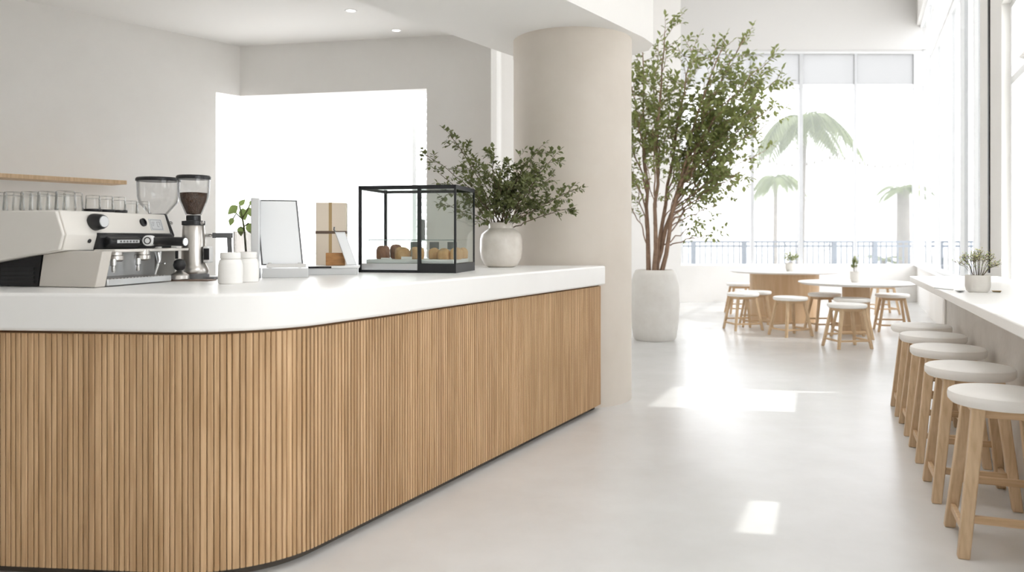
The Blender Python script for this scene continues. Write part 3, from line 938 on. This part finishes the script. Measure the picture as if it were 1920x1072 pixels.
MB().lathe([(0.009, 0), (0.009, 0.003), (0.006, 0.004), (0.001, 0.002)], 18, mx=axis_mx((.004, .13, .188), (1, 0, -.3))).build('lock', M['black'], em)
ch = MB().box(0.0, .105, .16, .66, .140, .152).build('drip_lip', M['cream'], em, bev=0.003)
for yy, x in ((.20, .07), (.36, .08)):
    g = MB().lathe([(0.030, 0.148), (0.030, 0.128), (0.034, 0.124), (0.034, 0.108), (0.024, 0.100), (0.001, 0.100)], 28, (x, yy, 0)).build('group_head', M['steel'], em)
    s_ = MB()
    for dx in ((-.018, .02) if yy < .3 else (0.004,)):
        s_.lathe([(0.013, .112), (0.013, .085), (0.009, .082), (0.009, .062), (0.006, .056), (0.001, .056)], 16, (x + dx, yy - .034, 0))
    s_.build('spout', M['chrome'], g)
pf = MB().tube([(.06, .42, .186), (.09, .42, .186), (.10, .42, .186), (.235, .42, .184), (.25, .42, .183)], [.013, .013, .019, .0205, .018], 16).build('portafilter_handle', M['black'], em)
MB().lathe([(0.017, 0), (0.017, 0.004), (0.001, 0.004)], 18, mx=axis_mx((.25, .42, .183), (1, 0, 0))).build('handle_cap', M['chrome'], pf)
dd_ = MB().lathe([(0.024, 0), (0.024, 0.035), (0.021, 0.038), (0.001, 0.038)], 28, mx=axis_mx((.075, .425, .188), (.25, -1, 0))).build('dial', M['white'], em)
MB().lathe([(0.016, 0.038), (0.016, 0.0395), (0.012, 0.0395), (0.012, 0.038)], 24, mx=axis_mx((.075, .425, .188), (.25, -1, 0)), cap=False).build('dial_ring', M['black'], dd_)
MB().tube([(.055, .50, .160), (.055, .50, .13), (.06, .50, .088)], [.016, .014, .007], 14).build('hot_water_tap', M['chrome'], em)
sw = MB().tube([(.075, .47, .145), (.085, .47, .10), (.07, .46, .035)], [.006, .006, .005], 10)
sw.tube([(.080, .467, .085), (.115, .467, .085)], .004, 8)
sw.build('steam_wand', M['chrome'], em)
MB().extr_y([(.152, .147), (.118, 0.002), (-.15, .002), (-.128, .133), (-.01, .147)], .03, .085).build('stand', M['creamd'], em, bev=0.003)
MB().box(-.075, -.06, .085, .63, .01, .148).build('splash_back', M['alu'], em, smooth=False)
dt = MB().box(-.06, .125, .09, .50, .004, .030).build('drip_tray', M['alu'], em, bev=0.003)
gr = MB()
for k in range(18):
    gr.box(-.05, .115, .10 + k * .021, .112 + k * .021, .030, .032)
gr.build('grate', M['steel'], dt, smooth=False)
vb = MB().extr_y([(-.14, .131), (-.16, .002), (-.5, .002), (-.5, .073)], .035, .62).build('vent_block', M['black'], em, smooth=False)
vv = MB()
for k in range(4):
    vv.box(-.5, -.175, .030, .035, .016 + k * .018, .026 + k * .018)
vv.build('vent_slats', M['blackm'], vb, smooth=False)
MB().box(-.25, 0.03, .655, .66, .0, .15).build('rear_leg', M['cream'], em, smooth=False)

# tumblers upside down on the machine
def tumbler(r, h):
    return [(r * .96, 0), (r, 0.004), (r * .97, h * .3), (r * .90, h * .93), (r * .84, h), (r * .5, h), (0.001, h - .002), (0.001, h - .012), (r * .82, h - .014), (r * .90, h * .3), (r * .92, 0.002), (r * .96, 0)]
gB = MB().lathe(tumbler(.040, .078), 40, flute=0.03, cap=False).mesh('tumbler', M['tumbler'], ang=60)
gS = MB().lathe(tumbler(.031, .058), 36, flute=0.035, cap=False).mesh('tumbler', M['tumbler'], ang=60)
dk = MB().lathe([(.001, 0), (.034, 0), (.036, .003), (.036, .011), (.034, .0125), (.001, .0125)], 28).mesh('saucer', M['black'])
def inst(name, me, loc, label, cat, group):
    o = bpy.data.objects.new(name, me)
    COL.objects.link(o)
    o.location = loc
    return tag(o, label, cat, group)
bigs = ['large upturned tumbler nearest the left photo edge on the espresso machine', 'second large tumbler from the left edge on the espresso machine', 'third large tumbler from the left edge on the espresso machine',
        'large tumbler fourth from the left edge on the espresso machine', 'rightmost large tumbler above the corner of the espresso machine']
GZ = TOPZ + .0005
for x, l in zip((-.355, -.272, -.189, -.106, -.02), bigs):
    inst('tumbler', gB, ml(x - .025, .055, GZ), l, 'glass', 'upturned tumblers on the espresso machine')
for i, x in enumerate((-.31, -.225, -.14, -.058)):
    inst('tumbler', gB, ml(x - .03, .145, GZ), ['second row tumbler farthest left on the espresso machine', 'second row tumbler behind the third front glass', 'second row tumbler behind the fourth front glass', 'second row tumbler behind the rightmost large glass'][i], 'glass', 'upturned tumblers on the espresso machine')
sm = ['small tumbler on the nearest black saucer', 'small tumbler on the middle black saucer', 'small tumbler on the farthest black saucer', 'small tumbler just right of the black saucers', 'small tumbler nearest the coffee grinder on the machine top']
for i, (y, l) in enumerate(zip((.235, .315, .395, .475, .555), sm)):
    z = GZ
    if i < 3:
        inst('saucer', dk, ml(-.068, y, GZ), ['nearest of three black saucers on the machine edge', 'middle of three black saucers on the machine edge', 'farthest of three black saucers on the machine edge'][i], 'saucer', 'black saucers on the espresso machine')
        z += .013
    inst('tumbler', gS, ml(-.068, y, z), l, 'glass', 'upturned tumblers on the espresso machine')

# ================================================================== GRINDERS
def grinder(label, loc, body_m, beans, rz=0.0, hr=0.072):
    t = thing('coffee_grinder', label, 'coffee grinder', loc, rz, 'coffee grinders')
    MB().lathe([(.068, 0), (.072, .004), (.072, .024), (.066, .028)], 40).build('foot', M['grey'], t)
    MB().lathe([(.066, .028), (.070, .040), (.064, .060), (.0565, .072), (.0535, .20), (.0485, .268), (.045, .272)], 40).build('body', body_m, t)
    MB().lathe([(.052, .262), (.054, .264), (.054, .282), (.034, .284), (.034, .306), (.030, .31)], 36).build('collar', M['black'], t)
    MB().lathe([(.009, 0), (.010, .012), (.006, .018), (.001, .018)], 16, mx=axis_mx((.045, -.025, .274), (.8, -.5, 0))).build('adjuster', M['chrome'], t)
    MB().lathe([(.030, .306), (.036, .312), (.062 if hr < .08 else hr * .93, .375), (hr, .405), (hr + .004, .484), (hr + .001, .484), (hr - .003, .407), (.059 if hr < .08 else hr * .9, .377), (.033, .316)], 40, cap=False).build('hopper', M['hopper'], t)
    if beans:
        MB().lathe([(.001, .312), (.031, .316), (.056, .377), (.062, .405), (.0625, .418), (.03, .421), (.001, .419)], 36).build('beans', M['beans'], t)
    MB().lathe([(hr + .006, .484), (hr + .008, .486), (hr + .008, .496), (hr + .003, .502), (.001, .504)], 40).build('lid', M['black'], t)
    fk = MB().box(.055, .085, -.03, .03, .08, .16).build('control_housing', M['white'], t, bev=0.006)
    MB().box(.060, .088, -.034, -.0305, .095, .150).build('control_panel', M['black'], fk, bev=0.003)
    MB().box(.04, .115, -.04, .04, .0, .012).build('grounds_tray', M['grey'], t, bev=0.003)
    return t
G1 = at(363, 523, 3.88); G1.z = 1.05
grinder('brushed steel coffee grinder with beans in its clear hopper', G1, M['steel'], True)
G2 = at(297, 520, 4.02); G2.z = 1.05
grinder('white grinder with an empty clear hopper behind the espresso machine', G2, M['cream'], False, rz=0.6, hr=0.098)

# tamper and mat
tm = MB().box(-.055, .14, -.05, .05, 0, .006)
TMP = Vector(((342 - 960) / F * 3.74, 3.74, 1.05))
tag(tm.build('tamping_mat', M['mat'], loc=TMP, bev=0.002), 'thin brown mat lying under the tamper before the grinder', 'mat')
ta = thing('tamper', 'coffee tamper with round black knob on the brown mat', 'tamper', TMP + Vector((-.008, -.012, .0062)))
MB().lathe([(.001, 0), (.040, 0), (.043, .004), (.042, .020), (.030, .030), (.018, .036), (.012, .044)], 36).build('tamper_base', M['steel'], ta)
MB().lathe([(.001, .040), (.012, .042), (.024, .052), (.029, .068), (.024, .086), (.012, .095), (.001, .097)], 28).build('knob', M['black'], ta)

# tap arm
tp = thing('water_tap', 'dark grey angular tap with chrome nozzle behind the white canisters', 'tap', Vector(((431 - 960) / F * 4.06, 4.06, 1.05)))
MB().add([(-.012, -.009, .20), (.006, -.009, .20), (.014, -.009, 0), (-.004, -.009, 0), (-.012, .009, .20), (.006, .009, .20), (.014, .009, 0), (-.004, .009, 0)],
         [(0, 3, 2, 1), (4, 5, 6, 7), (0, 1, 5, 4), (1, 2, 6, 5), (2, 3, 7, 6), (3, 0, 4, 7)]).build('post', M['grey'], tp)
MB().box(-.085, .012, -.013, .013, .20, .226).build('arm', M['grey'], tp, bev=0.002)
MB().tube([(-.085, 0, .213), (-.10, 0, .213), (-.125, 0, .213)], [.007, .010, .009], 12).build('nozzle', M['chrome'], tp)

# canisters
cm = [(.001, 0), (.046, 0), (.0515, .006), (.052, .05), (.051, .085), (.046, .103), (.040, .108)]
lm = [(.040, .1085), (.0425, .110), (.043, .114), (.043, .132), (.041, .1365), (.001, .138)]
c1 = thing('canister', 'nearer white ceramic canister with lid on the worktop', 'canister', at(432, 532, 3.49), 0, 'white canisters on the worktop')
c1.location.z = 1.05
MB().lathe(cm, 44).build('jar', M['canister'], c1)
MB().lathe(lm, 44).build('lid', M['canister'], c1)
c2l = Vector(((463 - 960) / F * 3.62, 3.62, 1.05))
dup(c1, c2l, 0, 'white ceramic canister standing behind the nearer one, by the display stand')

# ribbed glass vase with cuttings
gv = Vector(((460 - 960) / F * 4.30, 4.30, 1.05))
tag(MB().lathe([(.001, 0), (.056, 0), (.058, .006), (.062, .235), (.0595, .235), (.0555, .012), (.001, .010)], 60, flute=0.035, cap=False).build('glass_vase', M['ribglass'], loc=gv),
    'clear ribbed glass vase behind the white canisters', 'vase')
cu = thing('leafy_cutting', 'bright green round leaved cutting rising from the ribbed glass vase', 'plant', gv)
stem, lv = MB(), MB()
def gl(px, y, dd=0):
    return at(px, y, 4.30 + dd) - gv
stem.tube([(.012, 0, .015), gl(458, 430), gl(454, 405), gl(449, 385)], [.006, .0055, .0045, .004], 6)
stem.tube([gl(454, 410), gl(443, 400, .02), gl(437, 410, .02)], .0036, 5)
stem.tube([gl(455, 408), gl(465, 392, -.02), gl(468, 384)], .0036, 5)
stem.tube([gl(457, 425), gl(466, 418, -.01)], .0036, 5)
stem.tube([gl(457, 428), gl(451, 425, .02)], .0036, 5)
for (px, y, dx, dz, L) in ((449, 386, .4, .6, .034), (446, 386, -.7, -.6, .050), (455, 390, .1, -1, .050), (437, 408, -.3, -.8, .034), (466, 388, .1, -.6, .038), (465, 418, .5, -1, .052), (452, 424, -.1, -1, .040), (444, 399, -.5, .3, .022), (468, 384, .5, .5, .026)):
    lv.round_leaf(gl(px, y, random.uniform(-.02, .02)), Vector((dx, random.uniform(-.2, .2), dz)), Vector((0, -1, .4)), L * 1.4, L * .95)
stem.build('stem', M['leafd'], cu)
lv.build('leaves', M['leafl'], cu)

# display stand (blank white panel)
DS = Vector(((491 - 960) / F * 4.0, 4.0, 1.05)); DRZ = math.radians(14)
ds = thing('counter_display', 'silver framed blank white display leaning back on a low base', 'display', DS, DRZ)
MB().box(0, .225, .0, .16, 0, .048).build('base', M['alu'], ds, bev=0.002)
MB().box(.03, .045, .02, .06, .048, .075).box(.175, .19, .02, .06, .048, .075).box(.02, .215, .018, .022, .050, .070).build('bracket', M['chrome'], ds, bev=0.001)
def tilt(x0, x1, z0, z1, y0, y1):
    mx = Matrix(((1, 0, -.10, -.004), (0, 1, .30, .03), (0, 0, 1, .062), (0, 0, 0, 1)))
    return MB().box(x0, x1, y0, y1, z0, z1, mx)
sc_ = tilt(.0, .205, .0, .335, .0, .012).build('frame', M['grey'], ds, bev=0.002)
tilt(.008, .197, .007, .328, -.0015, .001).build('screen', M['screen'], sc_, smooth=False)
MB().prism([(-.052, 0), (-.012, 0), (-.012, .17), (-.052, .17)], 0, .40, Matrix(((1, 0, -.0, 0), (0, 1, .0, .0), (0, 0, 1, 0), (0, 0, 0, 1)))).build('side_panel', M['alu'], ds, bev=0.003)

# till tray with block and tablet
TT = Vector(((577 - 960) / F * 4.32, 4.32, 1.05)); TRZ = math.radians(10)
tt = thing('till_drawer', 'low silver till drawer right of the blank display', 'till', TT, TRZ)
MB().box(0, .262, 0, .24, 0, .036).build('drawer', M['alu'], tt, bev=0.002)
MB().box(-.004, .275, -.004, .245, .0362, .046).build('tray_top', M['white'], tt, bev=0.002)
MB().box(.002, .125, -.0065, -.0045, .036, .046).build('slot', M['black'], tt, smooth=False)
def tloc(x, y, z=0.0465):
    return TT + Vector((x * math.cos(TRZ) - y * math.sin(TRZ), x * math.sin(TRZ) + y * math.cos(TRZ), z))
tag(MB().box(0, .105, 0, .07, 0, .070).build('wooden_block', M['block'], loc=tloc(.088, .12), rotz=TRZ, bev=0.002), 'varnished wooden block on the silver till drawer', 'block')
tb_ = thing('tablet', 'pale tablet leaning on a thin metal stand on the till drawer', 'tablet', tloc(.205, .07), TRZ)
mx = Matrix(((1, 0, -.36, .0), (0, 1, .22, 0), (0, 0, 1, .002), (0, 0, 0, 1)))
MB().box(0, .055, 0, .007, 0, .185, mx).build('frame', M['alu'], tb_, bev=0.002)
MB().box(.004, .051, -.001, .0005, .006, .178, mx).build('screen', M['screen'], tb_, smooth=False)
MB().tube([(-.060, .045, .18), (-.072, .05, .20), (-.070, .052, .215)], .004, 8).tube([(-.05, .04, .16), (.03, .14, .003)], .003, 8).build('stand', M['grey'], tb_)
# gift box
GX = Vector(((592 - 960) / F * 4.70, 4.70, 1.05))
gb = thing('gift_box', 'tall beige box tied with crossed ribbons behind the till drawer', 'box', GX, math.radians(8))
MB().box(0, .176, 0, .11, 0, .408).build('box', M['kraft'], gb, bev=0.002)
MB().box(.075, .093, -.0015, .1115, 0, .4095).build('ribbon', M['ribbon'], gb, smooth=False)
MB().box(-.0018, .1778, -.0022, .1122, .225, .241).build('dark_ribbon', M['ribbond'], gb, smooth=False)

# wall shelf
sd = Vector((0.588, 0.809, 0)); sn = Vector((0.809, -0.588, 0))
E = Vector((-3.36, 6.72, 0))
P0, P1 = E, E - sd * 3.4
tag(MB().prism([(P0 + sn * .001)[:2], (P0 + sn * .24)[:2], (P1 + sn * .24)[:2], (P1 + sn * .001)[:2]], 1.69, 1.722).build('wall_shelf', M['oak'], bev=0.003),
    'pale oak shelf fixed to the left wall above the espresso machine', 'shelf')

# downlights
for (px, y, l) in ((658, 20, 'recessed ceiling downlight nearer the camera above the coffee bar'), (743, 57, 'recessed ceiling downlight farther away, near the wall with the window opening')):
    d = (CZ - EYE) * F / (446 - y)
    t = thing('ceiling_light', l, 'ceiling light', ((px - 960) / F * d, d, CZ), 0, 'recessed downlights')
    MB().lathe([(.034, -.001), (.048, -.004), (.050, -.002), (.050, 0.0)], 32, cap=False).build('trim_ring', M['white'], t)
    MB().lathe([(.001, -.0015), (.035, -.0015)], 32, cap=False).build('diffuser', EM, t)

# ================================================================== OUTSIDE
def palm(label, x, y, h, r, nfr, fl, seed, droop=1.0):
    rnd = random.Random(seed)
    t = thing('palm_tree', label, 'palm', (x, y, -0.12), 0, 'palms outside the hall window')
    lean = rnd.uniform(-.12, .12)
    MB().tube([(0, 0, 0), (lean * .4, 0, h * .5), (lean, 0, h)], [r * 1.15, r, r * .9], 14).build('trunk', M['palmt'], t)
    lf = MB()
    for i in range(nfr):
        a = 2 * PI * i / nfr + rnd.uniform(-.2, .2); up = rnd.uniform(.1, 1.1)
        L = fl * rnd.uniform(.8, 1.1)
        d = Vector((math.cos(a), math.sin(a), 0))
        path = []
        for k in range(13):
            s_ = k / 12
            path.append(Vector((lean, 0, h)) + d * L * s_ * (1 - .15 * s_) + Vector((0, 0, L * (up * s_ * .75 - droop * s_ * s_ * (.65 + up * .4)))))
        lf.tube(path, [.022 * (1 - .85 * k / 12) for k in range(13)], 4)
        for k in range(1, 13):
            for q in (0.0, .5):
                p = path[k - 1].lerp(path[k], q)
                ax = (path[k] - path[k - 1]).normalized()
                for s_ in (-1, 1):
                    sd_ = ax.cross(Vector((0, 0, 1))).normalized() * s_
                    ld = (ax * .55 + sd_ * .8 + Vector((0, 0, -.45 * droop))).normalized()
                    l = fl * .34 * math.sin(PI * (0.12 + .85 * (k + q) / 13)) 
                    lf.leaf(p, ld, Vector((0, 0, 1)), l, l * .13)
    lf.build('fronds', M['palm'], t, smooth=False)
palm('tall slim palm standing behind the middle mullion of the back window', (1500 - 960) / F * 21, 21, 4.5, .09, 17, 1.75, 2, 1.45)
palm('shorter palm with drooping fronds left of the tall palm outside', (1453 - 960) / F * 25.5, 25.5, 3.3, .07, 13, 1.15, 5, 1.4)
palm('thick trunked palm near the right end of the back window', (1694 - 960) / F * 20, 20, 2.6, .16, 9, 0.9, 9, .9)
palm('young low palm at the foot of the thick trunked palm', (1664 - 960) / F * 19, 19, 0.85, .06, 9, .55, 14, .6)
# railing
rl = thing('railing', 'blue grey metal railing across the terrace outside the back window', 'railing', (0, 18.4, -0.12))
rx0, rx1 = 2.5, 12.0
ra = MB()
for z in (1.26, 1.16, .42):
    ra.box(rx0, rx1, -.02, .02, z, z + .045)
x = rx0
while x < rx1:
    ra.box(x - .014, x + .014, -.014, .014, .42, 1.26)
    x += .13
ra.build('rails', M['fence'], rl, smooth=False)
for px in (1300, 1395, 1564, 1640, 1760):
    x = (px - 960) / F * 18.4
    MB().box(x - .05, x + .05, -.05, .05, 0, 1.29).build('post', M['fence'], rl, smooth=False)
rg = MB()
for px in (1550, 1470):
    c = at(px, 463, 18.37) - Vector((0, 18.4, -.12))
    rg.tube([c + Vector((.06 * math.cos(a), 0, .09 * math.sin(a))) for a in [i * PI / 8 for i in range(17)]], .009, 6)
rg.build('ring_ornaments', M['fence'], rl)
# string of small lights across the terrace
sl_ = thing('string_lights', 'string of small bulbs strung across the terrace outside the back window', 'string lights', (0, 19.5, 0))
a0 = at(1400, 285, 19.5); a1 = at(1740, 290, 19.5)
pth = [a0.lerp(a1, k / 24) - Vector((0, 19.5, .25 * math.sin(PI * ((k / 24 * 2) % 1)))) for k in range(25)]
MB().tube(pth, .006, 5).build('wire', M['grey'], sl_)
bu = MB()
for q in pth[1:-1]:
    bu.lathe([(.001, -.10), (.022, -.08), (.025, -.05), (.012, -.02), (.010, 0)], 10, q)
bu.build('bulbs', M['palmt'], sl_)
# louvred screens
def louvre(label, p, q, z0, z1):
    p, q = Vector((*p, 0)), Vector((*q, 0))
    t = (q - p); L = t.length; rz = math.atan2(t.y, t.x)
    r = thing('louvre_screen', label, 'louvre', (p.x, p.y, 0), rz)
    f_ = MB()
    f_.box(0, .04, -.03, .03, -0.12, z1); f_.box(L - .04, L, -.03, .03, -0.12, z1)
    f_.build('frame', M['frame'], r, smooth=False)
    s2 = MB()
    z = z0
    while z < z1:
        s2.add([(.04, -.03, z), (L - .04, -.03, z), (L - .04, .03, z + .04), (.04, .03, z + .04), (.04, -.03, z + .008), (L - .04, -.03, z + .008), (L - .04, .03, z + .048), (.04, .03, z + .048)],
               [(0, 1, 2, 3), (7, 6, 5, 4), (0, 4, 5, 1), (1, 5, 6, 2), (2, 6, 7, 3), (3, 7, 4, 0)])
        z += .07
    s2.build('slats', M['frame'], r, smooth=False)
louvre('white louvred screen outside the right-hand window by the bar', W(7.5, .55), W(9.4, .55), 0.4, 5.2)
louvre('white louvred screen beyond the opening in the coffee bar wall', (-0.97, 7.85), (-0.70, 7.80), 1.0, 2.9)

# ================================================================== LIGHT
wd = bpy.data.worlds.new('World')
S.world = wd
wd.use_nodes = True
bg = wd.node_tree.nodes['Background']
bg.inputs['Color'].default_value = (0.985, 0.985, 1.0, 1)
bg.inputs['Strength'].default_value = 1.6
sun = bpy.data.lights.new('sun', 'SUN')
sun.energy = 0.8
sun.color = (1, 0.98, 0.95)
sun.angle = math.radians(0.9)
so = bpy.data.objects.new('sun', sun)
COL.objects.link(so)
sd = Vector((-1, 0.20, -1.15)).normalized()        # direction the light travels
so.rotation_euler = sd.to_track_quat('-Z', 'Y').to_euler()

# ================================================================== CAMERA
cam = bpy.data.cameras.new('camera')
cam.sensor_width = 36
cam.lens = F / 1920 * 36
cam.shift_y = -90 / 1920
cam.clip_start = 0.05
cam.dof.use_dof = True
cam.dof.focus_distance = 4.4
cam.dof.aperture_fstop = 2.4
co = bpy.data.objects.new('camera', cam)
COL.objects.link(co)
co.location = (0, 0, EYE)
co.rotation_euler = (PI / 2, 0, 0)
S.camera = co
S.view_settings.view_transform = 'Standard'
S.view_settings.look = 'None'
S.view_settings.gamma = 1
S.view_settings.use_curve_mapping = False
S.view_settings.exposure = 1.68
S.cycles.max_bounces = 14
S.cycles.diffuse_bounces = 8
S.cycles.transparent_max_bounces = 24
S.cycles.caustics_reflective = False
S.cycles.caustics_refractive = False
S.cycles.sample_clamp_indirect = 6
